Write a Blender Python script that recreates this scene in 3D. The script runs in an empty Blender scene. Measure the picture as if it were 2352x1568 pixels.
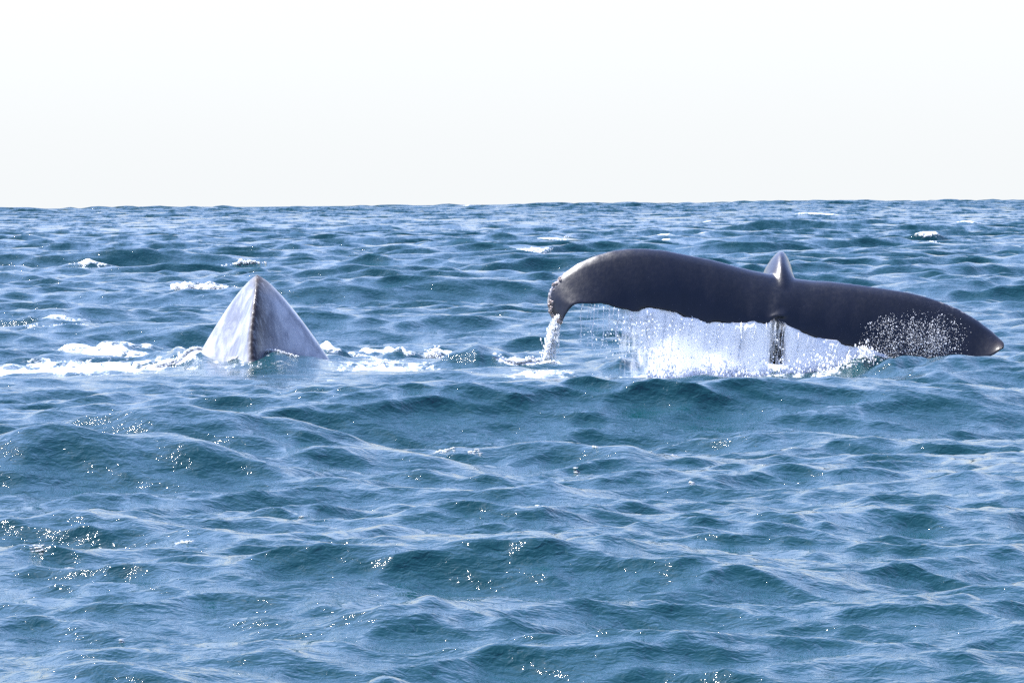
import bpy, bmesh, math, random
import numpy as np
from concurrent.futures import ThreadPoolExecutor
from mathutils import Vector, Matrix

random.seed(7)
RNG = np.random.default_rng(11)
scene = bpy.context.scene
COL = scene.collection

# ------------------------------------------------------------------ camera
CAM_H = 1.75                 # eye height over the mean sea level, from a small boat
F = 9800.0                   # focal length in pixels of a 2352 px wide picture (150 mm on 36 mm)
HORIZON = 467.0
PITCH = math.atan((784 - HORIZON) / F)
ROLL = math.radians(0.51)
fwd = Vector((0, math.cos(PITCH), -math.sin(PITCH)))
up0 = Vector((0, math.sin(PITCH), math.cos(PITCH)))
right = Vector((1, 0, 0)) * math.cos(ROLL) - up0 * math.sin(ROLL)
up = Vector((1, 0, 0)) * math.sin(ROLL) + up0 * math.cos(ROLL)
cam_data = bpy.data.cameras.new('camera')
cam_data.lens = 150.0
cam_data.sensor_width = 36.0
cam_data.clip_start = 0.5
cam_data.clip_end = 30000.0
cam = bpy.data.objects.new('camera', cam_data)
COL.objects.link(cam)
cam.matrix_world = Matrix(((right.x, up.x, -fwd.x, 0), (right.y, up.y, -fwd.y, 0),
                           (right.z, up.z, -fwd.z, CAM_H), (0, 0, 0, 1)))
scene.camera = cam

def ray(px, py):
    return fwd + right * ((px - 1176) / F) + up * ((784 - py) / F)

def P(px, py, y):
    """the point at distance y (metres ahead) seen at pixel px, py"""
    d = ray(px, py)
    return Vector((0, 0, CAM_H)) + d * (y / d.y)

def at_height(px, py, z):
    """the point at height z seen at pixel px, py"""
    d = ray(px, py)
    return Vector((0, 0, CAM_H)) + d * ((z - CAM_H) / d.z)

# ------------------------------------------------------------------ light
SUN_EL, SUN_AZ = math.radians(57), math.radians(-46)     # ahead and to the left
world = bpy.data.worlds.new('World')
scene.world = world
world.use_nodes = True
wn = world.node_tree.nodes
sky = wn.new('ShaderNodeTexSky')
sky.sky_type = 'NISHITA'
sky.sun_disc = False
sky.sun_elevation = SUN_EL
sky.sun_rotation = SUN_AZ
sky.air_density = 1.0
sky.dust_density = 0.4
sky.ozone_density = 3.0
wn['Background'].inputs['Strength'].default_value = 0.1
wl = world.node_tree.links
# pale sea haze low in the sky, the same all round the horizon
wtc = wn.new('ShaderNodeTexCoord'); wsep = wn.new('ShaderNodeSeparateXYZ'); wl.new(wtc.outputs['Generated'], wsep.inputs[0])
wab = wn.new('ShaderNodeMath'); wab.operation = 'ABSOLUTE'; wl.new(wsep.outputs['Z'], wab.inputs[0])
wex = wn.new('ShaderNodeMath'); wex.operation = 'MULTIPLY'; wex.inputs[1].default_value = -1.0
wsc = wn.new('ShaderNodeMath'); wsc.operation = 'MULTIPLY'; wsc.inputs[1].default_value = 2.9; wl.new(wab.outputs[0], wsc.inputs[0])
wpw = wn.new('ShaderNodeMath'); wpw.operation = 'POWER'; wpw.inputs[1].default_value = 1.5; wl.new(wsc.outputs[0], wpw.inputs[0])
wl.new(wpw.outputs[0], wex.inputs[0])
wpo = wn.new('ShaderNodeMath'); wpo.operation = 'EXPONENT'; wl.new(wex.outputs[0], wpo.inputs[0])
wba = wn.new('ShaderNodeMix'); wba.data_type = 'RGBA'; wba.blend_type = 'MULTIPLY'; wba.inputs['Factor'].default_value = 1.0
wl.new(sky.outputs[0], wba.inputs['A']); wba.inputs['B'].default_value = (1.12, 1.10, 1.37, 1)
wmx = wn.new('ShaderNodeMix'); wmx.data_type = 'RGBA'
wl.new(wpo.outputs[0], wmx.inputs['Factor']); wl.new(wba.outputs['Result'], wmx.inputs['A'])
wmx.inputs['B'].default_value = (2.42, 2.50, 2.54, 1)
wl.new(wmx.outputs['Result'], wn['Background'].inputs['Color'])

sun_data = bpy.data.lights.new('sun', 'SUN')
sun_data.energy = 3.6
sun_data.angle = math.radians(0.53)
sun_data.color = (1.0, 0.97, 0.93)
sun = bpy.data.objects.new('sun', sun_data)
COL.objects.link(sun)
S = Vector((math.sin(SUN_AZ) * math.cos(SUN_EL), math.cos(SUN_AZ) * math.cos(SUN_EL), math.sin(SUN_EL)))
sun.rotation_euler = S.to_track_quat('Z', 'Y').to_euler()
sun.location = S * 60

vs = scene.view_settings
vs.view_transform = 'Standard'
vs.look = 'None'
vs.gamma = 1.0
vs.use_curve_mapping = False
vs.exposure = 1.92
scene.cycles.use_denoising = False      # keeps the fine sparkle of the water
scene.cycles.max_bounces = 8
scene.cycles.transparent_max_bounces = 24

# ------------------------------------------------------------------ materials
def new_mat(name):
    m = bpy.data.materials.new(name)
    m.use_nodes = True
    m.node_tree.nodes.clear()
    return m, m.node_tree.nodes, m.node_tree.links

def node(nodes, typ, **kw):
    n = nodes.new(typ)
    for k, v in kw.items():
        if k in n.inputs:
            n.inputs[k].default_value = v
        else:
            setattr(n, k, v)
    return n

def math_node(nodes, links, op, a, b=None, clamp=False):
    n = nodes.new('ShaderNodeMath'); n.operation = op; n.use_clamp = clamp
    for i, v in enumerate((a, b)):
        if v is None: continue
        if isinstance(v, (int, float)): n.inputs[i].default_value = v
        else: links.new(v, n.inputs[i])
    return n.outputs[0]

def smooth_range(nodes, links, val, lo, hi, tlo=0.0, thi=1.0):
    n = nodes.new('ShaderNodeMapRange'); n.interpolation_type = 'SMOOTHSTEP'
    for i, v in enumerate((val, lo, hi, tlo, thi)):
        if isinstance(v, (int, float)): n.inputs[i].default_value = v
        else: links.new(v, n.inputs[i])
    return n.outputs[0]

def mapped_noise(nodes, links, coord, scale, detail=4, rough=0.55, xyz=(1, 1, 1), dist=0.0):
    mp = nodes.new('ShaderNodeMapping'); mp.inputs['Scale'].default_value = xyz
    links.new(coord, mp.inputs['Vector'])
    n = node(nodes, 'ShaderNodeTexNoise', Scale=scale, Detail=detail, Roughness=rough, Distortion=dist)
    links.new(mp.outputs[0], n.inputs['Vector'])
    return n.outputs['Fac']

def make_sea_material():
    m, n, l = new_mat('sea_water')
    out = n.new('ShaderNodeOutputMaterial')
    geo = n.new('ShaderNodeNewGeometry'); pos = geo.outputs['Position']
    # relief finer than the mesh: wind ripples
    r1 = mapped_noise(n, l, pos, 3.2, 5, 0.6, (0.75, 1.0, 1.0), 0.4)
    r2 = mapped_noise(n, l, pos, 18.0, 3, 0.55, (0.8, 1.0, 1.0), 0.6)
    b1 = node(n, 'ShaderNodeBump', Strength=1.0, Distance=0.03); l.new(r1, b1.inputs['Height'])
    b2 = node(n, 'ShaderNodeBump', Strength=1.0, Distance=0.012); l.new(r2, b2.inputs['Height'])
    l.new(b1.outputs[0], b2.inputs['Normal'])
    # chop too small for the mesh tilts the facets at random
    vmap = n.new('ShaderNodeMapping'); vmap.inputs['Scale'].default_value = (0.7, 1.0, 1.0); l.new(pos, vmap.inputs['Vector'])
    vno = node(n, 'ShaderNodeTexNoise', Scale=2.4, Detail=4, Roughness=0.6); l.new(vmap.outputs[0], vno.inputs['Vector'])
    vs_ = n.new('ShaderNodeVectorMath'); vs_.operation = 'SUBTRACT'; l.new(vno.outputs['Color'], vs_.inputs[0]); vs_.inputs[1].default_value = (0.5, 0.5, 0.5)
    vm_ = n.new('ShaderNodeVectorMath'); vm_.operation = 'MULTIPLY'; l.new(vs_.outputs[0], vm_.inputs[0]); vm_.inputs[1].default_value = (0.5, 0.7, 0.0)
    va_ = n.new('ShaderNodeVectorMath'); va_.operation = 'ADD'; l.new(vm_.outputs[0], va_.inputs[0]); l.new(b2.outputs[0], va_.inputs[1])
    gno = node(n, 'ShaderNodeTexNoise', Scale=13.0, Detail=2, Roughness=0.5); l.new(pos, gno.inputs['Vector'])
    gs_ = n.new('ShaderNodeVectorMath'); gs_.operation = 'SUBTRACT'; l.new(gno.outputs['Color'], gs_.inputs[0]); gs_.inputs[1].default_value = (0.5, 0.5, 0.5)
    gm_ = n.new('ShaderNodeVectorMath'); gm_.operation = 'MULTIPLY'; l.new(gs_.outputs[0], gm_.inputs[0]); gm_.inputs[1].default_value = (0.28, 0.28, 0.0)
    ga_ = n.new('ShaderNodeVectorMath'); ga_.operation = 'ADD'; l.new(gm_.outputs[0], ga_.inputs[0]); l.new(va_.outputs[0], ga_.inputs[1]); va_ = ga_
    ln = n.new('ShaderNodeVectorMath'); ln.operation = 'LENGTH'; l.new(pos, ln.inputs[0])
    fmap = n.new('ShaderNodeMapping'); fmap.inputs['Scale'].default_value = (1.0, 0.2, 1.0); l.new(pos, fmap.inputs['Vector'])
    fno = node(n, 'ShaderNodeTexNoise', Scale=0.5, Detail=5, Roughness=0.7); l.new(fmap.outputs[0], fno.inputs['Vector'])
    fs_ = n.new('ShaderNodeVectorMath'); fs_.operation = 'SUBTRACT'; l.new(fno.outputs['Color'], fs_.inputs[0]); fs_.inputs[1].default_value = (0.5, 0.52, 0.5)
    fm_ = n.new('ShaderNodeVectorMath'); fm_.operation = 'MULTIPLY'; l.new(fs_.outputs[0], fm_.inputs[0]); fm_.inputs[1].default_value = (0.8, 2.2, 0.0)
    fk_ = n.new('ShaderNodeVectorMath'); fk_.operation = 'SCALE'; l.new(fm_.outputs[0], fk_.inputs[0])
    l.new(smooth_range(n, l, ln.outputs['Value'], 50.0, 170.0), fk_.inputs['Scale'])
    vb_ = n.new('ShaderNodeVectorMath'); vb_.operation = 'ADD'; l.new(va_.outputs[0], vb_.inputs[0]); l.new(fk_.outputs[0], vb_.inputs[1])
    vn_ = n.new('ShaderNodeVectorMath'); vn_.operation = 'NORMALIZE'; l.new(vb_.outputs[0], vn_.inputs[0])
    # water
    w = node(n, 'ShaderNodeBsdfPrincipled', Roughness=0.04, IOR=1.333)
    w.inputs['Base Color'].default_value = (0.003, 0.032, 0.037, 1)
    l.new(vn_.outputs[0], w.inputs['Normal'])
    # far out the waves are too small for the mesh: their tilt becomes roughness
    l.new(smooth_range(n, l, ln.outputs['Value'], 120.0, 1600.0, 0.035, 0.36), w.inputs['Roughness'])
    # foam
    at = node(n, 'ShaderNodeAttribute', attribute_name='foam')
    f1 = mapped_noise(n, l, pos, 5.5, 7, 0.68, (1.2, 0.32, 2.0), 1.0)
    f2 = mapped_noise(n, l, pos, 30.0, 3, 0.6)
    tex = math_node(n, l, 'ADD', math_node(n, l, 'MULTIPLY', f1, 0.75), math_node(n, l, 'MULTIPLY', f2, 0.25))
    thr = math_node(n, l, 'SUBTRACT', 0.86, math_node(n, l, 'MULTIPLY', at.outputs['Fac'], 0.62))
    mask = smooth_range(n, l, tex, thr, math_node(n, l, 'ADD', thr, 0.17))
    foam = node(n, 'ShaderNodeBsdfPrincipled', Roughness=0.6, IOR=1.33)
    foam.inputs['Base Color'].default_value = (0.80, 0.82, 0.83, 1)
    fb = node(n, 'ShaderNodeBump', Strength=0.9, Distance=0.05); l.new(tex, fb.inputs['Height'])
    l.new(fb.outputs[0], foam.inputs['Normal'])
    mx = n.new('ShaderNodeMixShader')
    l.new(mask, mx.inputs[0]); l.new(w.outputs[0], mx.inputs[1]); l.new(foam.outputs[0], mx.inputs[2])
    l.new(mx.outputs[0], out.inputs[0])
    return m

def make_skin(name, base, dark, rough, coat, coat_rough, ior):
    m, n, l = new_mat(name)
    out = n.new('ShaderNodeOutputMaterial')
    tc = n.new('ShaderNodeTexCoord'); co = tc.outputs['Object']
    big = mapped_noise(n, l, co, 7.0, 5, 0.62, (1, 0.6, 0.28), 0.5)
    fine = mapped_noise(n, l, co, 26.0, 4, 0.6, (1, 1, 0.35))
    ramp = n.new('ShaderNodeMix'); ramp.data_type = 'RGBA'
    ramp.inputs['A'].default_value = (*dark, 1); ramp.inputs['B'].default_value = (*base, 1)
    l.new(smooth_range(n, l, big, 0.35, 0.65), ramp.inputs['Factor'])
    # pale scratches and scars
    sc = mapped_noise(n, l, co, 9.0, 2, 0.5, (1.0, 1.0, 6.0), 1.2)
    line = smooth_range(n, l, math_node(n, l, 'ABSOLUTE', math_node(n, l, 'SUBTRACT', sc, 0.5)), 0.0, 0.006, 0.35, 0.0)
    patch = smooth_range(n, l, mapped_noise(n, l, co, 1.4, 2, 0.5), 0.52, 0.66)
    mix2 = n.new('ShaderNodeMix'); mix2.data_type = 'RGBA'
    l.new(math_node(n, l, 'MULTIPLY', line, patch), mix2.inputs['Factor'])
    l.new(ramp.outputs['Result'], mix2.inputs['A']); mix2.inputs['B'].default_value = (0.3, 0.29, 0.3, 1)
    # worn pale edge
    at = node(n, 'ShaderNodeAttribute', attribute_name='pale')
    spots = smooth_range(n, l, mapped_noise(n, l, co, 34.0, 3, 0.6), 0.46, 0.6)
    mix3 = n.new('ShaderNodeMix'); mix3.data_type = 'RGBA'
    l.new(math_node(n, l, 'MULTIPLY', at.outputs['Fac'], spots), mix3.inputs['Factor'])
    l.new(mix2.outputs['Result'], mix3.inputs['A']); mix3.inputs['B'].default_value = (0.55, 0.52, 0.5, 1)
    p = node(n, 'ShaderNodeBsdfPrincipled', IOR=ior)
    # dark mask: scuffed crest, shade painted on its right flank, glint dulled at fluke tip
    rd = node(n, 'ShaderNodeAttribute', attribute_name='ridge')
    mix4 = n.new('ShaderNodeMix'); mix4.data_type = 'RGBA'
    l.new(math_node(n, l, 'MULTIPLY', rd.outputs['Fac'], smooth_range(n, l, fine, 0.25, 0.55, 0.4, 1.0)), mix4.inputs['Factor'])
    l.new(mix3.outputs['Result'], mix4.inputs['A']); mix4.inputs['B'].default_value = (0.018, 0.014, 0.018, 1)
    l.new(mix4.outputs['Result'], p.inputs['Base Color'])
    rgh = smooth_range(n, l, fine, 0.3, 0.7, rough - 0.03, rough + 0.06)
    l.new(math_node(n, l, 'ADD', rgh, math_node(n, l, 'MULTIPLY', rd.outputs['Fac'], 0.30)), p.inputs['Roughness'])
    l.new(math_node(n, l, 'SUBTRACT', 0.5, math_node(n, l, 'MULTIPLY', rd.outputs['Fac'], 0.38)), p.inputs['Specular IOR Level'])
    p.inputs['Coat Weight'].default_value = coat
    p.inputs['Coat Roughness'].default_value = coat_rough
    p.inputs['Coat IOR'].default_value = 1.33
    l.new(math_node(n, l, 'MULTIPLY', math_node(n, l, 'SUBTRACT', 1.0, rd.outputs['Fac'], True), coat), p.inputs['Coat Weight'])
    b = node(n, 'ShaderNodeBump', Strength=0.25, Distance=0.008); l.new(fine, b.inputs['Height'])
    l.new(b.outputs[0], p.inputs['Normal']); l.new(b.outputs[0], p.inputs['Coat Normal'])
    l.new(p.outputs[0], out.inputs[0])
    return m

def make_falling_water():
    m, n, l = new_mat('falling_water')
    out = n.new('ShaderNodeOutputMaterial')
    geo = n.new('ShaderNodeNewGeometry'); pos = geo.outputs['Position']
    at = node(n, 'ShaderNodeAttribute', attribute_name='dense')
    streak = mapped_noise(n, l, pos, 7.5, 4, 0.6, (1.6, 1.6, 0.16), 0.3)
    fine = mapped_noise(n, l, pos, 26.0, 3, 0.65, (1.2, 1.2, 0.3), 0.5)
    tex = math_node(n, l, 'ADD', math_node(n, l, 'MULTIPLY', streak, 0.65), math_node(n, l, 'MULTIPLY', fine, 0.35))
    thr = math_node(n, l, 'SUBTRACT', 0.72, math_node(n, l, 'MULTIPLY', at.outputs['Fac'], 0.66))
    mask = smooth_range(n, l, tex, thr, math_node(n, l, 'ADD', thr, 0.34), 0.0, 0.97)
    d = node(n, 'ShaderNodeBsdfDiffuse'); d.inputs[0].default_value = (0.93, 0.93, 0.94, 1)
    t = node(n, 'ShaderNodeBsdfTranslucent'); t.inputs[0].default_value = (0.95, 0.95, 0.96, 1)
    g = node(n, 'ShaderNodeBsdfGlossy', Roughness=0.25); g.inputs[0].default_value = (0.9, 0.9, 0.9, 1)
    b = node(n, 'ShaderNodeBump', Strength=0.5, Distance=0.012); l.new(tex, b.inputs['Height'])
    for s in (d, t, g): l.new(b.outputs[0], s.inputs['Normal'])
    m1 = n.new('ShaderNodeMixShader'); m1.inputs[0].default_value = 0.6
    l.new(d.outputs[0], m1.inputs[1]); l.new(t.outputs[0], m1.inputs[2])
    m2 = n.new('ShaderNodeMixShader'); m2.inputs[0].default_value = 0.08
    l.new(m1.outputs[0], m2.inputs[1]); l.new(g.outputs[0], m2.inputs[2])
    tr = n.new('ShaderNodeBsdfTransparent')
    m3 = n.new('ShaderNodeMixShader')
    l.new(mask, m3.inputs[0]); l.new(tr.outputs[0], m3.inputs[1]); l.new(m2.outputs[0], m3.inputs[2])
    l.new(m3.outputs[0], out.inputs[0])
    return m

def make_foam_material(name, colour):
    m, n, l = new_mat(name)
    out = n.new('ShaderNodeOutputMaterial')
    geo = n.new('ShaderNodeNewGeometry')
    t = mapped_noise(n, l, geo.outputs['Position'], 40.0, 3, 0.6)
    d = node(n, 'ShaderNodeBsdfPrincipled', Roughness=0.35, IOR=1.33)
    mix = n.new('ShaderNodeMix'); mix.data_type = 'RGBA'
    l.new(t, mix.inputs['Factor'])
    mix.inputs['A'].default_value = (*[c * 0.85 for c in colour], 1); mix.inputs['B'].default_value = (*colour, 1)
    l.new(mix.outputs['Result'], d.inputs['Base Color'])
    tl = node(n, 'ShaderNodeBsdfTranslucent'); tl.inputs[0].default_value = (*colour, 1)
    mx = n.new('ShaderNodeMixShader'); mx.inputs[0].default_value = 0.8
    l.new(d.outputs[0], mx.inputs[1]); l.new(tl.outputs[0], mx.inputs[2])
    l.new(mx.outputs[0], out.inputs[0])
    return m

def make_barnacle_material():
    m, n, l = new_mat('barnacle_shell')
    out = n.new('ShaderNodeOutputMaterial')
    tc = n.new('ShaderNodeTexCoord')
    t = mapped_noise(n, l, tc.outputs['Object'], 60.0, 3, 0.6)
    mix = n.new('ShaderNodeMix'); mix.data_type = 'RGBA'
    l.new(smooth_range(n, l, t, 0.4, 0.6), mix.inputs['Factor'])
    mix.inputs['A'].default_value = (0.12, 0.075, 0.06, 1); mix.inputs['B'].default_value = (0.5, 0.4, 0.34, 1)
    p = node(n, 'ShaderNodeBsdfPrincipled', Roughness=0.55)
    l.new(mix.outputs['Result'], p.inputs['Base Color']); l.new(p.outputs[0], out.inputs[0])
    return m

MAT_SEA = make_sea_material()
MAT_FLUKE = make_skin('dark_whale_skin', (0.005, 0.0055, 0.010), (0.0035, 0.004, 0.007), 0.36, 0.5, 0.13, 1.33)
MAT_BACK = make_skin('glare_grey_whale_skin', (0.35, 0.35, 0.35), (0.14, 0.145, 0.16), 0.34, 0.9, 0.12, 1.45)  # pale base colour carries the glare of the wet skin
MAT_FALL = make_falling_water()
MAT_FOAM = make_foam_material('foam', (0.93, 0.94, 0.94))
MAT_DROP = make_foam_material('spray', (0.95, 0.96, 0.97))
MAT_BARN = make_barnacle_material()

# ------------------------------------------------------------------ mesh helpers
def mesh_obj(name, verts, faces, mat, parent=None, smooth=True, **props):
    me = bpy.data.meshes.new(name)
    me.from_pydata([tuple(v) for v in verts], [], faces)
    me.validate()
    if smooth: me.polygons.foreach_set('use_smooth', [True] * len(me.polygons))
    me.materials.append(mat)
    o = bpy.data.objects.new(name, me)
    COL.objects.link(o)
    if parent is not None: o.parent = parent
    for k, v in props.items(): o[k] = v
    return o

def numpy_obj(name, verts, tris_or_quads, mat, smooth=True, **props):
    verts = np.asarray(verts, np.float32); f = np.asarray(tris_or_quads, np.int32)
    me = bpy.data.meshes.new(name)
    me.vertices.add(len(verts)); me.vertices.foreach_set('co', verts.ravel())
    k = f.shape[1]
    me.loops.add(f.size); me.loops.foreach_set('vertex_index', f.ravel())
    me.polygons.add(len(f))
    me.polygons.foreach_set('loop_start', np.arange(0, f.size, k, dtype=np.int32))
    me.polygons.foreach_set('loop_total', np.full(len(f), k, np.int32))
    if smooth: me.polygons.foreach_set('use_smooth', np.ones(len(f), bool))
    me.update(calc_edges=True)
    me.materials.append(mat)
    o = bpy.data.objects.new(name, me)
    COL.objects.link(o)
    for kk, v in props.items(): o[kk] = v
    return o

def ico(sub=1):
    bm = bmesh.new(); bmesh.ops.create_icosphere(bm, subdivisions=sub, radius=1.0)
    v = np.array([p.co[:] for p in bm.verts]); f = np.array([[q.index for q in p.verts] for p in bm.faces]); bm.free()
    return v, f
ICO_V, ICO_F = ico(1)

def blobs(name, pts, rad, mat, stretch=None, rough=0.25, **props):
    """many small lumps joined into one mesh; pts Nx3, rad N, stretch Nx3 optional"""
    pts = np.asarray(pts, float); rad = np.asarray(rad, float); nb = len(pts)
    V = ICO_V[None] * (1 + RNG.normal(0, rough, (nb, len(ICO_V), 1)).clip(-.5, .5))
    V = V * rad[:, None, None]
    if stretch is not None: V = V * np.asarray(stretch)[:, None, :]
    V = (V + pts[:, None, :]).reshape(-1, 3)
    Fa = (ICO_F[None] + (np.arange(nb) * len(ICO_V))[:, None, None]).reshape(-1, 3)
    return numpy_obj(name, V, Fa, mat, **props)

# ------------------------------------------------------------------ the sea
D_FLUKE = 43.0
D_BACK = 45.0

def crest(px, py, A):
    """distance of a crest of height A that shows at px, py"""
    p = at_height(px, py, A)
    return p.x, p.y

# px, py of the crest, height m, half width m, front length m, back length m, slant, foam
HEROES = [
    (170, 985, 0.40, 1.25, 0.55, 0.95, -0.22, 0.00),
    (470, 928, 0.48, 1.20, 0.62, 1.05, -0.25, 0.05),
    (760, 1020, 0.24, 0.90, 0.50, 0.80, -0.25, 0.0),
    (850, 1480, 0.22, 0.50, 0.30, 0.50, -0.10, 0.05),
    (300, 1478, 0.15, 0.85, 0.32, 0.55, 0.06, 0.0),
    (2170, 812, 0.28, 0.66, 0.50, 0.80, 0.04, 0.0),
    (2065, 812, 0.27, 0.42, 0.40, 0.6, 0.0, 0.0),
    (2325, 800, 0.22, 0.30, 0.30, 0.5, 0.0, 0.0),
    (2440, 822, 0.22, 0.9, 0.60, 0.90, 0.0, 0.0),
    (1330, 1012, 0.20, 1.10, 0.50, 0.80, 0.02, 0.10),
    (1430, 822, 0.15, 0.22, 0.28, 0.40, 0.0, 0.0),
    (1110, 792, 0.24, 0.36, 0.34, 0.50, 0.05, 0.05),
    (1640, 845, 0.16, 1.1, 0.35, 0.5, -0.03, 0.0),
    (1180, 1285, 0.12, 0.8, 0.3, 0.5, 0.0, 0.0),
    (1480, 1285, 0.13, 0.75, 0.32, 0.5, -0.04, 0.0),
    (270, 1210, 0.14, 0.5, 0.3, 0.5, -0.1, 0.0),
    (950, 1370, 0.12, 0.6, 0.28, 0.5, 0.0, 0.0),
    (1340, 905, 0.15, 0.7, 0.4, 0.6, 0.0, 0.0),
    (1950, 910, 0.15, 1.2, 0.4, 0.6, 0.0, 0.0),
    (1900, 965, 0.13, 0.7, 0.35, 0.6, 0.0, 0.0),
    # waves with white tops farther off
    (400, 575, 0.42, 1.9, 0.6, 1.2, -0.04, 0.85),
    (475, 636, 0.38, 0.65, 0.5, 0.9, -0.08, 0.95),
    (130, 712, 0.26, 0.55, 0.4, 0.7, -0.05, 0.8),
    (770, 722, 0.22, 0.5, 0.4, 0.7, -0.05, 0.75),
    (2130, 535, 0.42, 0.65, 0.6, 0.9, 0.0, 1.0),
    (1240, 570, 0.35, 0.9, 0.6, 0.9, 0.0, 0.85),
    (1530, 548, 0.38, 0.7, 0.6, 0.9, 0.0, 0.95),
    (1770, 550, 0.34, 0.45, 0.6, 0.9, 0.0, 1.0),
    (1660, 556, 0.30, 0.8, 0.6, 0.9, 0.0, 0.45),
    (50, 542, 0.36, 0.7, 0.6, 0.9, 0.0, 1.05),
    (125, 542, 0.36, 0.45, 0.6, 0.9, 0.0, 1.05),
    (1890, 492, 0.45, 3.5, 1.5, 2.0, 0.0, 0.9),
    (400, 487, 0.45, 4.0, 1.5, 2.0, 0.0, 0.95),
    # water heaped up and churned around the whales
    (150, 772, 0.25, 0.60, 0.50, 0.8, 0.05, 0.84),
    (290, 786, 0.22, 0.60, 0.55, 0.8, -0.05, 0.76),
    (230, 818, 0.08, 1.10, 0.45, 0.5, -0.02, 0.78),
    (860, 818, 0.08, 0.70, 0.40, 0.5, 0.0, 0.80),
    (20, 805, 0.14, 0.40, 0.45, 0.6, 0.0, 0.85),
    (430, 797, 0.20, 0.35, 0.5, 0.8, 0.0, 0.66),
    (745, 793, 0.20, 0.26, 0.40, 0.6, 0.1, 0.85),
    (840, 784, 0.19, 0.34, 0.40, 0.6, 0.0, 1.0),
    (930, 795, 0.17, 0.30, 0.40, 0.6, -0.1, 0.80),
    (1005, 790, 0.18, 0.20, 0.35, 0.5, 0.0, 0.95),
    (405, 833, 0.06, 0.30, 0.14, 0.2, -0.12, 1.25),
    (600, 842, 0.01, 0.40, 0.15, 0.25, 0.0, 0.85),
    (1230, 828, 0.07, 0.42, 0.20, 0.4, 0.05, 1.25),
    (1700, 834, 0.10, 1.5, 0.35, 0.6, 0.02, 1.05),
    (1990, 815, 0.20, 0.35, 0.35, 0.6, 0.02, 0.3),
]

NEAR, MID, FARR = 11.0, 110.0, 9000.0
def row_list(r0, r1, step):
    out = [r0]
    while out[-1] < r1: out.append(out[-1] + step(out[-1]))
    return np.array(out)
near_rows = row_list(NEAR, MID, lambda r: 0.00172 * r)
far_rows = row_list(near_rows[-1] - 0.05, FARR, lambda r: min(0.19 * (r / MID) ** 0.8 if r < 1000 else 0.3 * r, 2500))
side = np.radians(np.array([12.2, 13.4, 15, 17.5, 21, 26, 33, 42, 54, 70]))
near_theta = np.concatenate([-side[::-1], np.radians(np.arange(-11.5, 11.5001, 0.0345)), side])
far_theta = np.concatenate([-side[::-1], np.radians(np.arange(-11.5, 11.5001, 0.092)), side])
rows, theta = near_rows, near_theta
NR, NT = len(rows), len(theta)
print('sea grid', NR, NT, len(far_rows), len(far_theta), (NR * NT + len(far_rows) * len(far_theta)) * 2)

# random sea: many small sharp-crested waves running mainly towards the boat
comps = []
lam = 0.16
wave_rng = np.random.default_rng(5)
while lam < 13:
    n_here = 11
    for j in range(n_here):
        L = lam * 2 ** wave_rng.uniform(0, 0.5)
        ang = math.radians(-90 + 14) + wave_rng.normal(0, 0.75 if L < 0.4 else 0.48 if L < 1.5 else 0.36)
        k = 2 * math.pi / L
        slope_var = np.interp(math.log2(L), [-2.7, -1.6, -0.5, 0.7, 2.0, 3.7], [0.0078, 0.0120, 0.0096, 0.0047, 0.0020, 0.0006])
        a = math.sqrt(2 * slope_var / n_here) / k * wave_rng.uniform(0.6, 1.4)
        comps.append((k * math.cos(ang), k * math.sin(ang), k, a, wave_rng.uniform(0, 2 * math.pi), L))
    lam *= 2 ** 0.5
print('waves', len(comps))

hero_world = []
for (px, py, A, su, fa, fb, slant, foam) in HEROES:
    x0, y0 = crest(px, py, A * 0.96)
    soft = 1.0 if foam >= 0.2 else 1.22 if A > 0.35 else 1.35
    hero_world.append((x0, y0, A, su, fa * soft, fb * soft, slant, foam))

hero_world.append((P(590, 800, D_BACK).x, D_BACK + 1.35, 0.27, 0.95, 1.1, 1.1, 0.0, 0.46))
more_rng = random.Random(4)
for i in range(60):          # scattered small breakers out to the horizon
    yy = 95 * (900 / 95) ** more_rng.random(); xx = more_rng.uniform(-0.15, 0.15) * yy
    kk = more_rng.uniform(0.6, 1.3) * (yy / 150) ** 0.35
    hero_world.append((xx, yy, 0.24 * kk, 0.8 * kk, 0.55 * kk, 0.9 * kk, more_rng.uniform(-0.1, 0.1), more_rng.uniform(0.45, 0.95)))
SX, SY = P(590, 800, D_BACK).x, D_BACK
FX, FY = P(1790, 800, D_FLUKE).x, D_FLUKE

foam_patches = [(P(px, 800, y).x, y, sx, sy, fo) for px, y, sx, sy, fo in
                [(200, 45.6, 1.35, 2.0, 0.82), (40, 45.2, 0.9, 1.5, 0.82), (880, 45.4, 0.9, 1.7, 0.71), (590, 45.0, 0.75, 0.7, 0.55), (480, 46.0, 0.5, 1.2, 0.58),
                 (1600, 42.9, 1.3, 0.9, 0.74), (1850, 42.9, 0.8, 0.8, 0.70), (1240, 43.6, 0.55, 0.9, 0.74)]]

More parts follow.
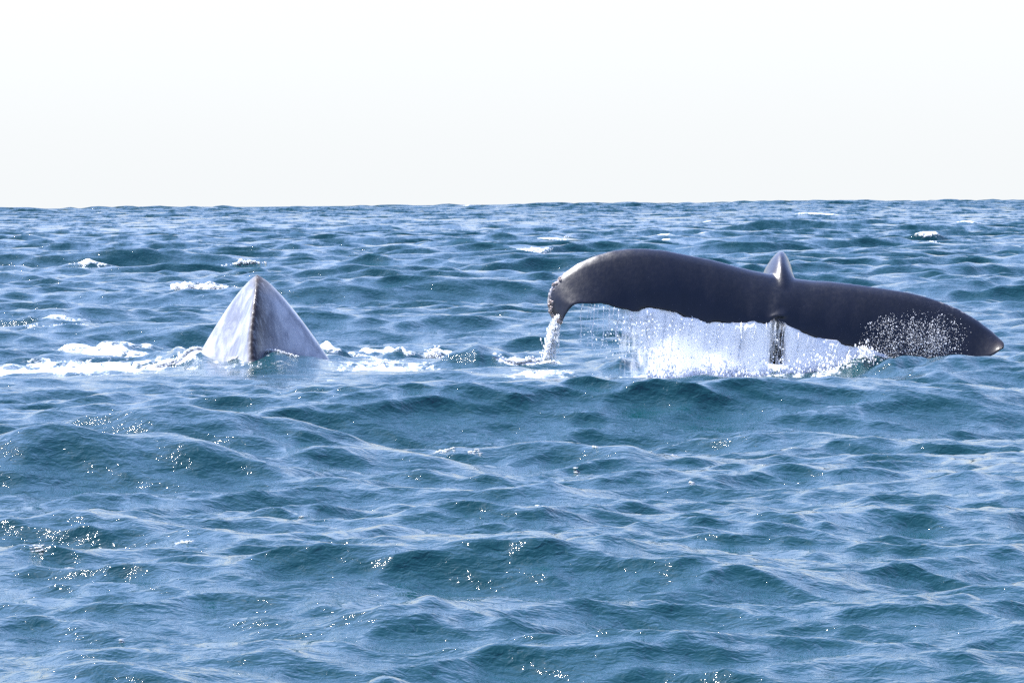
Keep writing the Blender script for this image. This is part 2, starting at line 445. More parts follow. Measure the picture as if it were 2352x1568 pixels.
def build_rows(rows, theta, lateral, i0, i1):
    drow = np.gradient(rows)
    r = rows[i0:i1, None].astype(np.float32)
    X = (r * np.sin(theta)[None]).astype(np.float32)
    Y = (r * np.cos(theta)[None]).astype(np.float32)
    dx = np.zeros_like(X); dy = np.zeros_like(X); Z = np.zeros_like(X)
    # calmer water where the whales have flattened it
    calm = 0.75 * np.exp(-((X - SX) / 2.2) ** 2 - ((Y - SY + 0.4) / 2.8) ** 2)
    calm = np.maximum(calm, 0.65 * np.exp(-((X - FX + 0.6) / 2.9) ** 2 - ((Y - FY + 0.4) / 2.4) ** 2))
    hz = np.zeros_like(X); foam = np.zeros_like(X); crest_foam = np.zeros_like(X)
    for (x0, y0, A, su, fa, fb, slant, fo) in hero_world:
        u = (X - x0); w = (Y - y0) - slant * u
        if np.abs(w).min() > 4 * fb: continue
        # uneven crest line and height
        c1, c2 = math.sin(x0 * 7.7 + y0), math.cos(x0 * 3.3 - y0)
        rr_ = 0.9 if fo > 0.4 else 0.38
        w = w + rr_ * fa * (0.26 * np.sin(u * 2.9 / su + 3 * c1) + 0.16 * np.sin(u * 6.7 / su + 0.8 * w / fa + 3 * c2) + 0.08 * np.sin(u * 15 / su + 2 * w / fa + c1))
        uu = u / su + 0.22 * np.sin(w / fa * 1.9 + 4 * c2) + 0.10 * np.sin(w / fa * 4.3 + u * 5 / su)
        lat = np.exp(-np.abs(uu) ** 1.9) * (1 - 0.10 * rr_ + 0.10 * rr_ * np.sin(u * 8.3 / su + w / fa + 5 * c1))
        pr = np.where(w < 0, np.exp(-np.abs(w / fa) ** 1.6), np.exp(-np.abs(w / fb) ** 1.25))
        g = lat * pr
        hz = np.maximum(hz, A * g) + 0.25 * np.minimum(hz, A * g)
        calm = np.maximum(calm, (0.1 if fo >= 0.2 else 0.6 if A >= 0.24 else 0.35) * g)
        if fo:
            lat2 = np.exp(-np.abs(uu / 1.0) ** 2.4)
            pf = np.where(w < 0, np.exp(-(w / (fa * 0.95)) ** 2), np.exp(-(w / (fb * 0.5)) ** 2))
            foam = np.maximum(foam, fo * lat2 * pf)
    for (x0, y0, sx, sy, fo) in foam_patches:
        if abs(float(r.min()) - y0) > 12 and abs(float(r.max()) - y0) > 12: continue
        foam = np.maximum(foam, fo * np.exp(-np.abs((X - x0) / sx) ** 3 - np.abs((Y - y0) / sy) ** 3))
    ampl = 1.0 - calm
    spacing = np.maximum(drow[i0:i1], rows[i0:i1] * lateral)[:, None]
    jac = np.zeros_like(X)
    for (kx, ky, k, a, ph, L) in comps:
        wgt = np.clip((L / spacing - 2.2) / 2.2, 0, 1).astype(np.float32)
        if wgt.max() <= 0: continue
        p = kx * X + ky * Y + np.float32(ph)
        s, c = np.sin(p), np.cos(p)
        aw = a * wgt
        Z += aw * c
        q = 0.95 * aw / k
        dx -= q * kx * s; dy -= q * ky * s
        jac += (0.85 * aw * k) * c
    gain = 1 + 0.75 * np.clip((r - 54) / 50, 0, 1) * np.clip((420 - r) / 200, 0, 1)   # rougher away from the whales' slick
    Z = Z * ampl * gain; dx = dx * gain; dy = dy * gain
    # a long low swell far out makes the skyline
    sw = np.exp(-((r - 760) / 230) ** 2) * (1.0 + 0.10 * np.sin(theta * 31)[None] + 0.08 * np.sin(theta * 83 + 2)[None])
    Z = Z * (1 + 2.4 * np.clip((r - 350) / 400, 0, 1)) + hz + 0.95 * sw - 1.2 * np.clip((r - 900) / 300, 0, 1)
    dy = dy * ampl - 0.38 * hz; dx = dx * ampl
    # small breaking crests of the random sea
    foam = np.maximum(foam, np.clip((jac * ampl - 0.60) * 2.2, 0, 0.5))
    out = np.stack([X + dx, Y + dy, Z], -1).astype(np.float32)
    return out, foam.astype(np.float32)

def grid(rows, theta, lateral):
    n, t = len(rows), len(theta)
    chunks = [(i, min(i + 60, n)) for i in range(0, n, 60)]
    with ThreadPoolExecutor(4) as ex:
        res = list(ex.map(lambda c: build_rows(rows, theta, lateral, *c), chunks))
    co = np.concatenate([a for a, _ in res]); fo = np.concatenate([b for _, b in res])
    i = np.arange(n * t).reshape(n, t)
    return co, fo, np.stack([i[:-1, :-1], i[:-1, 1:], i[1:, 1:], i[1:, :-1]], -1).reshape(-1, 4)
sea_co, sea_foam, quads = grid(near_rows, near_theta, 0.0006)
far_co, far_foam, far_quads = grid(far_rows, far_theta, 0.0009)
far_co[0, :, 2] -= 0.05
sea = numpy_obj('sea', np.concatenate([sea_co.reshape(-1, 3), far_co.reshape(-1, 3)]),
                np.concatenate([quads, far_quads + NR * NT]), MAT_SEA, kind='structure',
                label='choppy deep blue open sea with small white crests')
sea_foam_all = np.concatenate([sea_foam.ravel(), far_foam.ravel()])
att = sea.data.attributes.new('foam', 'FLOAT', 'POINT')
att.data.foreach_set('value', sea_foam_all)

def sea_z(x, y):
    """height of the sea at x, y"""
    rr = float(np.mean(np.hypot(x, y)))
    rows, theta, sea_co = (near_rows, near_theta, globals()['sea_co']) if rr < MID - 2 else (far_rows, far_theta, far_co)
    NR, NT = len(rows), len(theta)
    x = np.atleast_1d(np.asarray(x, float)); y = np.atleast_1d(np.asarray(y, float))
    gx, gy = x.copy(), y.copy()
    for _ in range(3):
        r = np.hypot(gx, gy); t = np.arctan2(gx, gy)
        i = np.clip(np.searchsorted(rows, r), 0, NR - 1); j = np.clip(np.searchsorted(theta, t), 0, NT - 1)
        c = sea_co[i, j]
        gx += x - c[:, 0]; gy += y - c[:, 1]
    return c[:, 2]

# ------------------------------------------------------------------ whale with raised flukes
def resample(pts, n):
    pts = np.asarray(pts, float)
    d = np.r_[0, np.cumsum(np.hypot(*np.diff(pts, axis=0).T))]
    s = np.linspace(0, d[-1], n * 8)
    q = np.stack([np.interp(s, d, pts[:, 0]), np.interp(s, d, pts[:, 1])], -1)
    ker = np.hanning(9); ker /= ker.sum()
    qs = q.copy()
    for k in (0, 1):
        pad = np.r_[2 * q[0, k] - q[1:5, k][::-1], q[:, k], 2 * q[-1, k] - q[-5:-1, k][::-1]]
        qs[:, k] = np.convolve(pad, ker, 'valid')
    return qs[np.linspace(0, len(qs) - 1, n).round().astype(int)]

LEAD_L = [(1284, 741), (1268, 728), (1260, 712), (1257, 691), (1260, 670), (1268, 655), (1280, 640), (1298, 624),
          (1325, 605), (1363, 588), (1403, 576), (1444, 571), (1479, 571), (1525, 575), (1579, 586), (1633, 597),
          (1687, 612), (1727, 623), (1760, 630), (1797, 640)]
TRAIL_L = [(1284, 741), (1293, 736), (1303, 718), (1320, 700), (1341, 697), (1360, 700), (1379, 698), (1403, 704),
           (1417, 710), (1444, 714), (1456, 719), (1468, 717), (1480, 712), (1495, 710), (1525, 714), (1557, 722),
           (1570, 731), (1579, 733), (1606, 738), (1622, 744), (1646, 742), (1687, 747), (1714, 747), (1730, 743),
           (1759, 746), (1780, 738)]
LEAD_R = [(2306, 795), (2296, 780), (2278, 760), (2243, 733), (2202, 709), (2161, 692), (2120, 679), (2080, 670),
          (2012, 660), (1958, 653), (1903, 647), (1863, 646), (1836, 643), (1797, 640)]
TRAIL_R = [(2306, 795), (2285, 815), (2240, 835), (2180, 846), (2120, 840), (2060, 826), (2020, 814), (1985, 804),
           (1965, 798), (1944, 796), (1920, 787), (1887, 783), (1855, 770), (1827, 762), (1806, 750), (1780, 738)]

def fluke_half(lead, trail, n=110, m=22):
    L = resample(lead, n); T = resample(trail, n)
    verts, faces = [], []
    sec = []
    for i in range(n):
        s = i / (n - 1)
        depth_l = D_FLUKE + 0.30 + 0.16 * s - 0.16 * (1 - s) ** 2
        depth_t = D_FLUKE - 0.10 + 0.06 * s - 0.02 * (1 - s)
        sec.append((P(*L[i], depth_l), P(*T[i], depth_t), s))
    ring_n = 2 * m
    for i, (a, b, s) in enumerate(sec):
        a2, b2, _ = sec[min(i + 1, n - 1)]; a1, b1, _ = sec[max(i - 1, 0)]
        span = ((a2 + b2) - (a1 + b1))
        chord = b - a
        nrm = span.cross(chord)
        if nrm.length < 1e-9: nrm = Vector((0, -1, 0))
        nrm.normalize()
        if nrm.y > 0: nrm = -nrm
        tmax = (0.028 + 0.085 * s ** 0.8) * min(1.0, 0.25 + chord.length / 0.35)
        for k in range(ring_n):
            v = (1 - math.cos(math.pi * k / m)) / 2 if k <= m else (1 - math.cos(math.pi * (ring_n - k) / m)) / 2
            sgn = 1 if k <= m else -1
            th = tmax * (1.9 * math.sqrt(max(v, 0)) * (1 - v) ** 0.9) + 0.016 * math.sqrt(max(1 - v, 0)) * min(1, 6 * v)
            if k in (0, m): th = 0
            verts.append(a.lerp(b, v) + nrm * th * sgn)
        if i:
            o, q = (i - 1) * ring_n, i * ring_n
            for k in range(ring_n):
                k2 = (k + 1) % ring_n
                faces.append((o + k, o + k2, q + k2, q + k))
    faces.append(tuple(range(ring_n))[::-1])
    faces.append(tuple(range((n - 1) * ring_n, n * ring_n)))
    return verts, faces

def rings_mesh(rings, n=36, point=0.55):
    """rings: centre, dorsal direction, half width, dorsal reach, ventral reach"""
    verts, faces = [], []
    for c, dv, w, hd, hv in rings:
        dv = Vector(dv).normalized()
        for k in range(n):
            f = 2 * math.pi * k / n
            cf, sf = math.cos(f), math.sin(f)
            x = w * sf * (1 - point * max(cf, 0) ** 1.2)
            d = hd * cf if cf > 0 else hv * cf
            verts.append(Vector(c) + Vector((x, 0, 0)) + dv * d)
    R = len(rings)
    for i in range(R - 1):
        for k in range(n):
            k2 = (k + 1) % n
            faces.append((i * n + k, i * n + k2, (i + 1) * n + k2, (i + 1) * n + k))
    faces.append(tuple(range(n))[::-1]); faces.append(tuple(range((R - 1) * n, R * n)))
    return verts, faces

def smooth_rings(keys, n):
    """catmull-rom through ring keys"""
    K = [np.r_[np.array(c), np.array(d), w, a, b] for c, d, w, a, b in keys]
    out = []
    for t in np.linspace(0, len(K) - 1 - 1e-6, n):
        i = int(t); u = t - i
        p0, p1, p2, p3 = K[max(i - 1, 0)], K[i], K[i + 1], K[min(i + 2, len(K) - 1)]
        v = 0.5 * (2 * p1 + (p2 - p0) * u + (2 * p0 - 5 * p1 + 4 * p2 - p3) * u * u + (3 * p1 - p0 - 3 * p2 + p3) * u ** 3)
        out.append((Vector(v[:3]), Vector(v[3:6]), v[6], v[7], v[8]))
    return out

def voxel_union(parts, voxel, smooth_iter):
    verts, faces = [], []
    for v, f in parts:
        o = len(verts); verts += list(v); faces += [tuple(i + o for i in q) for q in f]
    me = bpy.data.meshes.new('tmp'); me.from_pydata([tuple(v) for v in verts], [], faces)
    bm = bmesh.new(); bm.from_mesh(me); bmesh.ops.remove_doubles(bm, verts=bm.verts, dist=1e-5)
    bmesh.ops.recalc_face_normals(bm, faces=bm.faces); bm.to_mesh(me); bm.free()
    o = bpy.data.objects.new('tmp', me); COL.objects.link(o)
    r = o.modifiers.new('r', 'REMESH'); r.mode = 'VOXEL'; r.voxel_size = voxel; r.use_smooth_shade = True
    s = o.modifiers.new('s', 'SMOOTH'); s.factor = 0.5; s.iterations = smooth_iter
    dg = bpy.context.evaluated_depsgraph_get()
    nm = bpy.data.meshes.new_from_object(o.evaluated_get(dg))
    bpy.data.objects.remove(o)
    nm.polygons.foreach_set('use_smooth', [True] * len(nm.polygons))
    return nm

def empty(name, loc, **props):
    o = bpy.data.objects.new(name, None); COL.objects.link(o); o.location = loc
    o.empty_display_size = 0.2
    for k, v in props.items(): o[k] = v
    return o

D = D_FLUKE
keys = [
    (P(1786, 900, D + 2.5), (0, 0.8, 0.6), 0.30, 0.30, 0.30),
    (P(1786, 800, D + 2.15), (0, 0.8, 0.6), 0.24, 0.30, 0.30),
    (P(1788, 720, D + 1.75), (0, 0.7, 0.7), 0.20, 0.28, 0.26),
    (P(1786, 660, D + 1.30), (0.1, 0.35, 0.95), 0.165, 0.26, 0.22),
    (P(1785, 634, D + 0.90), (0.16, 0.0, 1.0), 0.155, 0.262, 0.20),
    (P(1790, 640, D + 0.60), (0.10, -0.45, 0.9), 0.150, 0.20, 0.16),
    (P(1796, 662, D + 0.36), (0, -0.8, 0.6), 0.175, 0.125, 0.10),
    (P(1794, 700, D + 0.14), (0, -0.85, 0.5), 0.17, 0.055, 0.06),
    (P(1786, 728, D - 0.02), (0, -0.85, 0.5), 0.08, 0.02, 0.03),
]
fluke_mesh = voxel_union([fluke_half(LEAD_L, TRAIL_L), fluke_half(LEAD_R, TRAIL_R), rings_mesh(smooth_rings(keys, 60), 40, 0.38)],
                         0.0125, 14)
base = Vector((FX, FY, 0))
whale = empty('humpback_whale', base, label='dark humpback whale lifting its broad tail flukes, water pouring off the edge',
              category='whale')
fluke_mesh.transform(Matrix.Translation(-base))
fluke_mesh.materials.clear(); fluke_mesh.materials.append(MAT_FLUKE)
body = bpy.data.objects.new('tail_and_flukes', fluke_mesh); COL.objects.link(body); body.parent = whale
# pale worn rim along the leading edge
co = np.empty(len(fluke_mesh.vertices) * 3); fluke_mesh.vertices.foreach_get('co', co); co = co.reshape(-1, 3) + np.array(base)
pale = np.zeros(len(co))
def near_curve(pts, dep, width, strength):
    global pale
    for q in resample(pts, 60):
        w = P(q[0], q[1], dep)
        d2 = (co[:, 0] - w.x) ** 2 + (co[:, 2] - w.z) ** 2
        pale = np.maximum(pale, strength * np.exp(-d2 / width ** 2))
near_curve(LEAD_L[2:8], D + 0.25, 0.022, 0.9)
near_curve(LEAD_R[3:6], D + 0.25, 0.015, 0.5)
a_p = fluke_mesh.attributes.new('pale', 'FLOAT', 'POINT'); a_p.data.foreach_set('value', pale.astype(np.float32))

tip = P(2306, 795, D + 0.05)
glint_dulling = np.exp(-((co[:, 0] - tip.x) ** 2 + (co[:, 2] - tip.z) ** 2) / 0.12 ** 2)  # painted darkening that takes the sun glint off the tip
a_s = fluke_mesh.attributes.new('ridge', 'FLOAT', 'POINT'); a_s.data.foreach_set('value', glint_dulling.astype(np.float32))

# barnacles on the curled tip
def barnacle_mesh():
    bm = bmesh.new(); n = 8
    prof = [(1.0, 0.0), (0.86, 0.45), (0.58, 0.9), (0.42, 0.92), (0.34, 0.6)]
    ringv = []
    for r, z in prof:
        ringv.append([bm.verts.new((r * math.cos(2 * math.pi * k / n) * (1 + 0.12 * (k % 2)), r * math.sin(2 * math.pi * k / n) * (1 + 0.12 * (k % 2)), z)) for k in range(n)])
    for a, b in zip(ringv, ringv[1:]):
        for k in range(n): bm.faces.new((a[k], a[(k + 1) % n], b[(k + 1) % n], b[k]))
    bm.faces.new(ringv[-1])
    me = bpy.data.meshes.new('barnacle'); bm.to_mesh(me); bm.free()
    me.materials.append(MAT_BARN)
    return me
bme = barnacle_mesh()
edge = resample(LEAD_L[:8], 60)
vn = np.empty(len(fluke_mesh.vertices) * 3); fluke_mesh.vertices.foreach_get('normal', vn); vn = vn.reshape(-1, 3)
for i in range(34):
    s = random.random() ** 1.3
    q = edge[int(2 + s * 50)]
    w = P(q[0] + random.uniform(1, 11), q[1] + random.uniform(-3, 3), D + 0.15)
    j = int(np.argmin((co[:, 0] - w.x) ** 2 + (co[:, 2] - w.z) ** 2 + 0.02 * (co[:, 1] - (D - 0.1)) ** 2))
    o = bpy.data.objects.new('barnacle', bme); COL.objects.link(o); o.parent = whale
    o.location = Vector(co[j]) - base - Vector(vn[j]) * 0.004
    o.rotation_euler = Vector(vn[j]).to_track_quat('Z', 'Y').to_euler()
    sc = random.uniform(0.010, 0.024); o.scale = (sc, sc, sc * random.uniform(0.7, 1.2))

# ------------------------------------------------------------------ whale showing its arched back
def back_mesh():
    # depth offset, ridge px, ridge py, half width left, right (m at the foot), concavity
    apex_y = D_BACK + 1.15
    st = [(2.9, 591, 880, .75, .75, .8), (2.4, 591, 770, .92, 1.05, .8), (1.9, 591, 690, .98, 1.08, .8), (1.5, 591, 645, .99, 1.11, .8),
          (1.15, 591, 632, .99, 1.13, .8), (0.97, 590.5, 643, .98, 1.10, 0.92), (0.76, 588, 668, .96, 1.08, 1.3), (0.52, 583, 710, .94, 1.0, 2.1),
          (0.28, 578, 760, .84, .88, 2.8), (0.10, 577, 804, .62, .66, 3.1), (-0.02, 580, 836, .44, .48, 3.2), (-0.16, 583, 862, .25, .25, 2.6), (-0.35, 584, 900, .16, .16, 2)]
    K = np.array(st, float); R = []
    for t in np.linspace(0, len(K) - 1 - 1e-6, 170):
        i = int(t); u = t - i
        p0, p1, p2, p3 = K[max(i - 1, 0)], K[i], K[i + 1], K[min(i + 2, len(K) - 1)]
        R.append(0.5 * (2 * p1 + (p2 - p0) * u + (2 * p0 - 5 * p1 + 4 * p2 - p3) * u * u + (3 * p1 - p0 - 3 * p2 + p3) * u ** 3))
    verts, faces = [], []
    m = 30; foot = -0.45
    n = 2 * m + 1
    krng = random.Random(3)
    arc = 0; prev = None
    for (dy, px, py, wl, wr, conc) in R:
        rp = P(px, py, D_BACK + dy)
        if prev is not None: arc += (rp - prev).length
        prev = rp
        kn = arc / 0.085; kid = int(kn); kf = kn - kid
        kamp = random.Random(kid).uniform(0.1, 1.1) * (0 if dy > 1.2 else 0.55 if dy > 0.5 else 1)
        knuckle = 0.009 * kamp * math.sin(math.pi * kf) ** 1.5
        H = max(rp.z + 0.012 - foot, 0.08)
        # the width is measured at z = 0.12, near the waterline of the apex section
        for k in range(-m, m + 1):
            q = abs(k) / m; sgn = -1 if k < 0 else 1
            w = 0.96 * (wl if k < 0 else wr)
            qq = q ** 1.25
            lat = w * qq ** conc * min(1.0, 0.35 + 0.9 * H) + 0.022 * (1 - math.exp(-q * 14)) + 0.085 * min(1, max(0, conc - 0.9)) * (1 - math.exp(-q * 4.5))
            if q == 0: lat = 0
            z = rp.z - H * qq
            if k == 0: z += knuckle
            elif abs(k) == 1: z += knuckle * 0.7
            elif abs(k) == 2: z += knuckle * 0.25
            verts.append(Vector((rp.x + sgn * lat, D_BACK + dy, z)))
            ridge.append(max(0.0, 1.0 - abs(k) / (7.0 + 17.0 * min(1, max(0, conc - 1)))) if k >= 0 else max(0.0, 1.0 - abs(k) / 3.2))  # scuffed crest; wider on the right, where shade is painted in
    Rn = len(R)
    for i in range(Rn - 1):
        for k in range(n - 1):
            faces.append((i * n + k, i * n + k + 1, (i + 1) * n + k + 1, (i + 1) * n + k))
        faces.append((i * n + n - 1, i * n, (i + 1) * n, (i + 1) * n + n - 1))
    faces.append(tuple(range(n))); faces.append(tuple(range((Rn - 1) * n, Rn * n))[::-1])
    return verts, faces
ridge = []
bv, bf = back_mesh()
base2 = Vector((SX, SY, 0))
whale2 = empty('humpback_whale', base2, label='grey humpback whale diving, only its ridged arched back above the water', category='whale')
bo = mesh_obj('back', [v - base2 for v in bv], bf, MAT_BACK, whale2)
bmx = bmesh.new(); bmx.from_mesh(bo.data); bmesh.ops.recalc_face_normals(bmx, faces=bmx.faces); bmx.to_mesh(bo.data); bmx.free()
bo.data.polygons.foreach_set('use_smooth', [True] * len(bo.data.polygons))
bo.data.attributes.new('pale', 'FLOAT', 'POINT')
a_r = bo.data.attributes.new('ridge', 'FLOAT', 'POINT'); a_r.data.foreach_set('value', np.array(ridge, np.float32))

# ------------------------------------------------------------------ water pouring off the flukes
trail_all = np.array(TRAIL_L[:-1] + TRAIL_R[::-1])
def density(px, v):
    """how closed the falling sheet is along the edge"""
    d = np.interp(px, [1300, 1340, 1400, 1440, 1480, 1540, 1600, 1700, 1748, 1764, 1776, 1796, 1815, 1835, 1950, 2030, 2120],
                  [0.0, 0.30, 0.40, 0.60, 0.84, 1.10, 1.28, 1.30, 1.25, 0.68, 0.42, 0.42, 0.85, 1.25, 1.25, 1.0, 0.5])
    drop = np.interp(px, [1300, 1400, 1480, 1560, 1640], [0.30, 0.32, 0.40, 0.22, 0.0])
    return d - drop * np.clip((v - 0.2) * 1.4, 0, 1) + 0.15 * np.clip(v - 0.8, 0, 1)

def curtain(offset, seed, scale):
    rg = np.random.default_rng(seed)
    nx, nz = 330, 46
    pxs = np.linspace(1325, 2120, nx)
    ph = rg.uniform(0, 6.28, 6)
    verts, dens = [], []
    for px in pxs:
        py = np.interp(px, trail_all[:, 0], trail_all[:, 1])
        top = P(px, py - 6, D_FLUKE - 0.045 + offset)
        zs = float(sea_z(top.x, top.y - 0.05)[0]) - 0.06
        for j in range(nz):
            v = j / (nz - 1)
            y = top.y - 0.10 * math.sqrt(v) * 0.6 + 0.020 * math.sin(px * 0.06 + ph[0] + 0.6 * v) + 0.004 * math.sin(px * 0.29 + ph[1] + 1.3 * v)
            x = top.x + 0.010 * math.sin(px * 0.21 + ph[2] + 5 * v) - 0.02 * v
            verts.append((x, y, top.z + (zs - top.z) * v))
            dens.append(float(density(px, v)) * scale)
    i = np.arange(nx * nz).reshape(nx, nz)
    q = np.stack([i[:-1, :-1], i[1:, :-1], i[1:, 1:], i[:-1, 1:]], -1).reshape(-1, 4)
    return verts, q, dens
cv, cq, cd = [], [], []
def tip_sheet(off):
    nx, nz = 14, 40
    verts, dens = [], []
    for i in range(nx):
        u = i / (nx - 1)
        for j in range(nz):
            v = j / (nz - 1)
            px = 1268 + 24 * u - (22 + 4 * (1 - u)) * v ** 0.9 + (u - 0.5) * 14 * v + 2.0 * math.sin(9 * v + 4 * u)
            p = P(px, 716 + 116 * v, D_FLUKE + 0.02 + off + 0.02 * math.sin(7 * u + 3 * v))
            verts.append(tuple(p)); dens.append(0.95 - 0.75 * abs(2 * u - 1) ** 2 - 0.12 * v)
    i = np.arange(nx * nz).reshape(nx, nz)
    return verts, np.stack([i[:-1, :-1], i[1:, :-1], i[1:, 1:], i[:-1, 1:]], -1).reshape(-1, 4), dens
v, q, d = tip_sheet(0.0); cq.append(q + len(cv)); cv += v; cd += d
for off, sd, sc in ((0.0, 1, 1.0), (0.05, 2, 0.82)):
    v, q, d = curtain(off, sd, sc)
    cq.append(q + len(cv)); cv += v; cd += d
fall = numpy_obj('falling_water', np.array(cv), np.concatenate(cq), MAT_FALL, kind='stuff', category='falling water',
                 label='white curtain of water pouring off the trailing edge of the raised flukes')
a_d = fall.data.attributes.new('dense', 'FLOAT', 'POINT'); a_d.data.foreach_set('value', np.array(cd, np.float32))

# strands of falling drops, beaded like the photo's
def strand(px, py0, py1, width_px, depth, n, jitter=2.0):
    pts, rad, st = [], [], []
    rg = random.Random(int(px * 7 + py0))
    x = px
    for i in range(n):
        t = (i + rg.random()) / n
        x = px + 3.5 * math.sin(t * 5 + px) * t - 5 * t + rg.gauss(0, jitter * (0.3 + t))
        p = P(x, py0 + (py1 - py0) * t, depth + rg.gauss(0, 0.03))
        pts.append(p); r = width_px / 228 * 0.27 * rg.uniform(0.4, 1.2) * (1.1 - 0.4 * t)
        rad.append(r); st.append((0.8, 0.8, rg.uniform(1.2, 3.2)))
    return pts, rad, st
S_P, S_R, S_S = [], [], []
strands = [(1336, 700, 790, 4), (1352, 700, 760, 3), (1365, 702, 800, 4), (1387, 704, 800, 4), (1400, 706, 760, 4), (1421, 712, 775, 5), (1432, 715, 800, 4),
           (1452, 718, 810, 6), (1466, 719, 800, 4), (1487, 715, 810, 7), (1500, 716, 815, 5), (1528, 720, 815, 6),
           (1545, 722, 830, 5), (1590, 728, 772, 5), (1703, 744, 832, 9), (1760, 742, 820, 4), (1834, 765, 825, 5), (1620, 745, 820, 4)]
srg = random.Random(8)
for i in range(46):
    px = srg.uniform(1440, 2000); top = np.interp(px, trail_all[:, 0], trail_all[:, 1])
    strands.append((px, top + srg.uniform(0, 12), min(834, top + srg.uniform(35, 110)), srg.uniform(2.2, 4.2)))
for i in range(12):
    px = srg.uniform(1325, 1440); top = np.interp(px, trail_all[:, 0], trail_all[:, 1])
    strands.append((px, top, top + srg.uniform(30, 110), srg.uniform(2.0, 3.6)))
for px, a, b, w in strands:
    p, r, s = strand(px, a, b, w, D_FLUKE - 0.08, int(w * 16), 0.9)
    S_P += p; S_R += r; S_S += s
# loose drops under the left fluke and splashes at the foot
rg = random.Random(21)
for i in range(420):
    px = rg.triangular(1330, 1640, 1480); py = rg.uniform(735, 825)
    S_P.append(P(px, py, D_FLUKE - 0.2 + rg.gauss(0, 0.1))); r = rg.uniform(0.002, 0.008); S_R.append(r); S_S.append((1, 1, rg.uniform(1, 1.8)))
for i in range(300):
    px = rg.uniform(1480, 2010)
    h = rg.expovariate(1 / 0.06) * (1.3 if 1640 < px < 1800 else 0.8)
    p = P(px, 830, D_FLUKE - 0.2 + rg.gauss(0, 0.08)); z = float(sea_z(p.x, p.y)[0])
    S_P.append(Vector((p.x, p.y, z + min(h, 0.3)))); S_R.append(rg.uniform(0.004, 0.011)); S_S.append((1, 1, rg.uniform(0.8, 2.0)))
foot = [(rg.uniform(1490, 2010), rg.random()) for _ in range(40)]
for i in range(1500):
    c = rg.choice(foot); px = c[0] + rg.gauss(0, 9)
    p = P(px, 830, D_FLUKE - 0.2 + rg.gauss(0, 0.06)); z = float(sea_z(p.x, p.y)[0])
    S_P.append(Vector((p.x, p.y, z + abs(rg.gauss(0, 0.09 * c[1] + 0.02))))); S_R.append(rg.uniform(0.003, 0.010)); S_S.append((1, 1, rg.uniform(1.0, 2.5)))
blobs('falling_drops', S_P, S_R, MAT_DROP, S_S, kind='stuff', category='falling water',
      label='strings of falling drops and splashes under the raised flukes')

# the thick pour from the curled tip
T_P, T_R, T_S = [], [], []
for i in range(900):
    t = rg.random() ** 0.8
    px = 1279 - 24 * t ** 0.9 + rg.gauss(0, 3.0 + 4.5 * t) + (rg.choice((0, 0, 11)) * (1 - t * 0.3))
    py = 726 + 100 * t
    T_P.append(P(px, py, D_FLUKE - 0.05 + rg.gauss(0, 0.03))); T_R.append(rg.uniform(0.0025, 0.009)); T_S.append((0.9, 0.9, rg.uniform(1.2, 3.5)))
blobs('falling_water', T_P, T_R, MAT_DROP, T_S, kind='stuff', category='falling water',
      label='narrow white stream running off the curled barnacled fluke tip')

# spray over the dark right fluke
R_P, R_R = [], []
cl = [(rg.gauss(2105, 52), rg.gauss(790, 26)) for _ in range(60)]
for i in range(4200):
    c = rg.choice(cl)
    px = c[0] + rg.gauss(0, 12); py = c[1] + rg.gauss(0, 20)
    if py < 700 + abs(px - 2110) * 0.3 or py > 830 or px > 2238 or px < 1975: continue
    d = D_FLUKE - 0.24 + 0.25 * max(0, (800 - py)) / 110 - rg.uniform(0, 0.06)
    R_P.append(P(px, py, d)); R_R.append(0.0009 + (rg.expovariate(1 / 0.0009) if rg.random() < 0.88 else rg.uniform(0.0015, 0.0042)))
blobs('spray', R_P, R_R, MAT_DROP, None, kind='stuff', category='spray',
      label='fine white spray of droplets in front of the far dark fluke blade')

# ------------------------------------------------------------------ foam heaped on the crests
def foam_clump(px, py, A, half_w_px, down_px, n, rmin, rmax, label, lift=0.03, name='whitecap'):
    """lumps of foam strewn over a wave crest: px, py of the crest, spread right and down the front"""
    x0, y0 = crest(px, py, A)
    mpp = y0 / F
    g = random.Random(int(px * 13 + py))
    pts, rad = [], []
    centres = []
    for _ in range(16):
        c = max(-1, min(1, g.gauss(0, 0.5))); centres.append((c, g.random() ** 1.6 * (1 - 0.7 * abs(c))))
    for i in range(n):
        cx, cf = g.choice(centres)
        u = (cx + g.gauss(0, 0.11)) * half_w_px * mpp
        f = abs(cf * 0.8 + g.gauss(0, 0.16)) * down_px * mpp
        x = x0 + u; y = y0 - 0.5 * A - f * 1.3 + 0.1
        r = g.uniform(rmin, rmax) * (g.random() * 0.7 + 0.5)
        pts.append((x, y, lift * g.random() ** 2)); rad.append(r)
    pts = np.array(pts); pts[:, 2] += sea_z(pts[:, 0], pts[:, 1])
    st = np.stack([RNG.uniform(.8, 1.8, n), RNG.uniform(.8, 1.3, n), RNG.uniform(.5, 1.0, n)], -1)
    return blobs(name, pts, rad, MAT_FOAM, st, kind='stuff', category='foam', label=label)

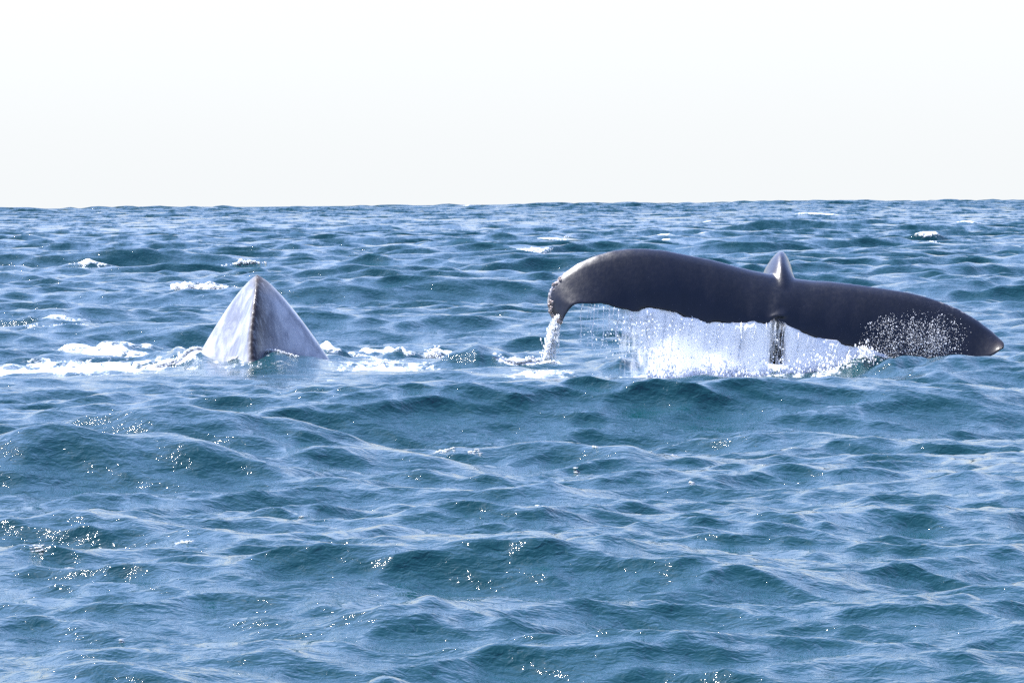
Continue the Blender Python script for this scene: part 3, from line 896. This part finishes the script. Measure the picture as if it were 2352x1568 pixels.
foam_clump(170, 776, 0.24, 170, 50, 1500, 0.004, 0.014, 'broad bank of white foam heaped beside the diving grey whale', 0.05, 'sea_foam')
foam_clump(840, 780, 0.22, 120, 40, 800, 0.003, 0.010, 'ragged foam spilling off the right flank of the diving whale', 0.015, 'sea_foam')
foam_clump(1005, 790, 0.18, 42, 40, 800, 0.003, 0.010, 'splashing white crest between the two whales', 0.06, 'whitecap')
foam_clump(405, 833, 0.06, 68, 8, 800, 0.006, 0.016, 'smooth narrow strip of thick foam in front of the foam bank', 0.02, 'sea_foam')
foam_clump(1230, 828, 0.07, 85, 10, 800, 0.006, 0.016, 'thick white foam where the narrow stream lands', 0.03, 'sea_foam')
foam_clump(600, 842, 0.04, 75, 8, 500, 0.004, 0.012, 'thin foam line at the foot of the grey whale ridge', 0.02, 'sea_foam')
foam_clump(452, 634, 0.46, 52, 42, 1100, 0.020, 0.055, 'tumbling whitecap on a steep wave behind the grey whale', 0.12)
foam_clump(380, 577, 0.42, 110, 8, 500, 0.020, 0.05, 'long thin breaking crest far behind the grey whale', 0.04)
foam_clump(530, 592, 0.36, 90, 16, 260, 0.015, 0.04, 'scattered foam flecks trailing from the long thin breaking crest', 0.04)
foam_clump(130, 715, 0.26, 60, 30, 380, 0.006, 0.016, 'patch of speckled foam on a small wave above the foam bank', 0.04)
foam_clump(780, 728, 0.22, 45, 20, 260, 0.006, 0.016, 'small speckled foam patch right behind the grey whale', 0.04)
foam_clump(2130, 540, 0.42, 40, 18, 420, 0.025, 0.065, 'bubbly whitecap on the open sea beyond the right fluke blade', 0.08)

# flecks of foam drifting on the near water
def flecks(label, spots):
    pts, rad, st = [], [], []
    g = random.Random(len(spots))
    for px, py, w in spots:
        c = at_height(px, py, 0.05)
        m = c.y / F
        for i in range(max(3, int(w * 1.1))):
            x = c.x + g.uniform(-0.5, 0.5) * w * m; y = c.y + g.gauss(0, w * m * 0.35)
            pts.append((x, y, 0.0)); rad.append(g.uniform(1.2, 3.2) * m); st.append((g.uniform(1.0, 2.4), g.uniform(0.8, 1.6), 0.45))
    pts = np.array(pts); pts[:, 2] = sea_z(pts[:, 0], pts[:, 1]) + 0.001
    blobs('sea_foam', pts, rad, MAT_FOAM, np.array(st), kind='stuff', category='foam', label=label)
flecks('small white foam flecks drifting in front of the two whales', [(1022, 1068, 46), (1090, 1070, 28), (1238, 1028, 26), (1104, 1053, 12), (1510, 1042, 22),
       (1548, 1062, 16), (1385, 1024, 16), (1325, 1083, 16), (1410, 1085, 30), (1222, 1121, 24), (1240, 1140, 20), (1160, 1117, 12), (1300, 1052, 10), (1180, 1006, 14),
       (1880, 1050, 12), (1735, 1027, 10), (1590, 1108, 10), (1368, 1067, 10)])
flecks('thin pale foam flecks on the nearest water', [(160, 1333, 20), (25, 1293, 30), (85, 1318, 30), (120, 1297, 34), (200, 1296, 14), (425, 1278, 34), (280, 1330, 18),
       (280, 1417, 14), (2075, 1370, 12), (690, 1180, 10), (1120, 1482, 8), (440, 1130, 14)])
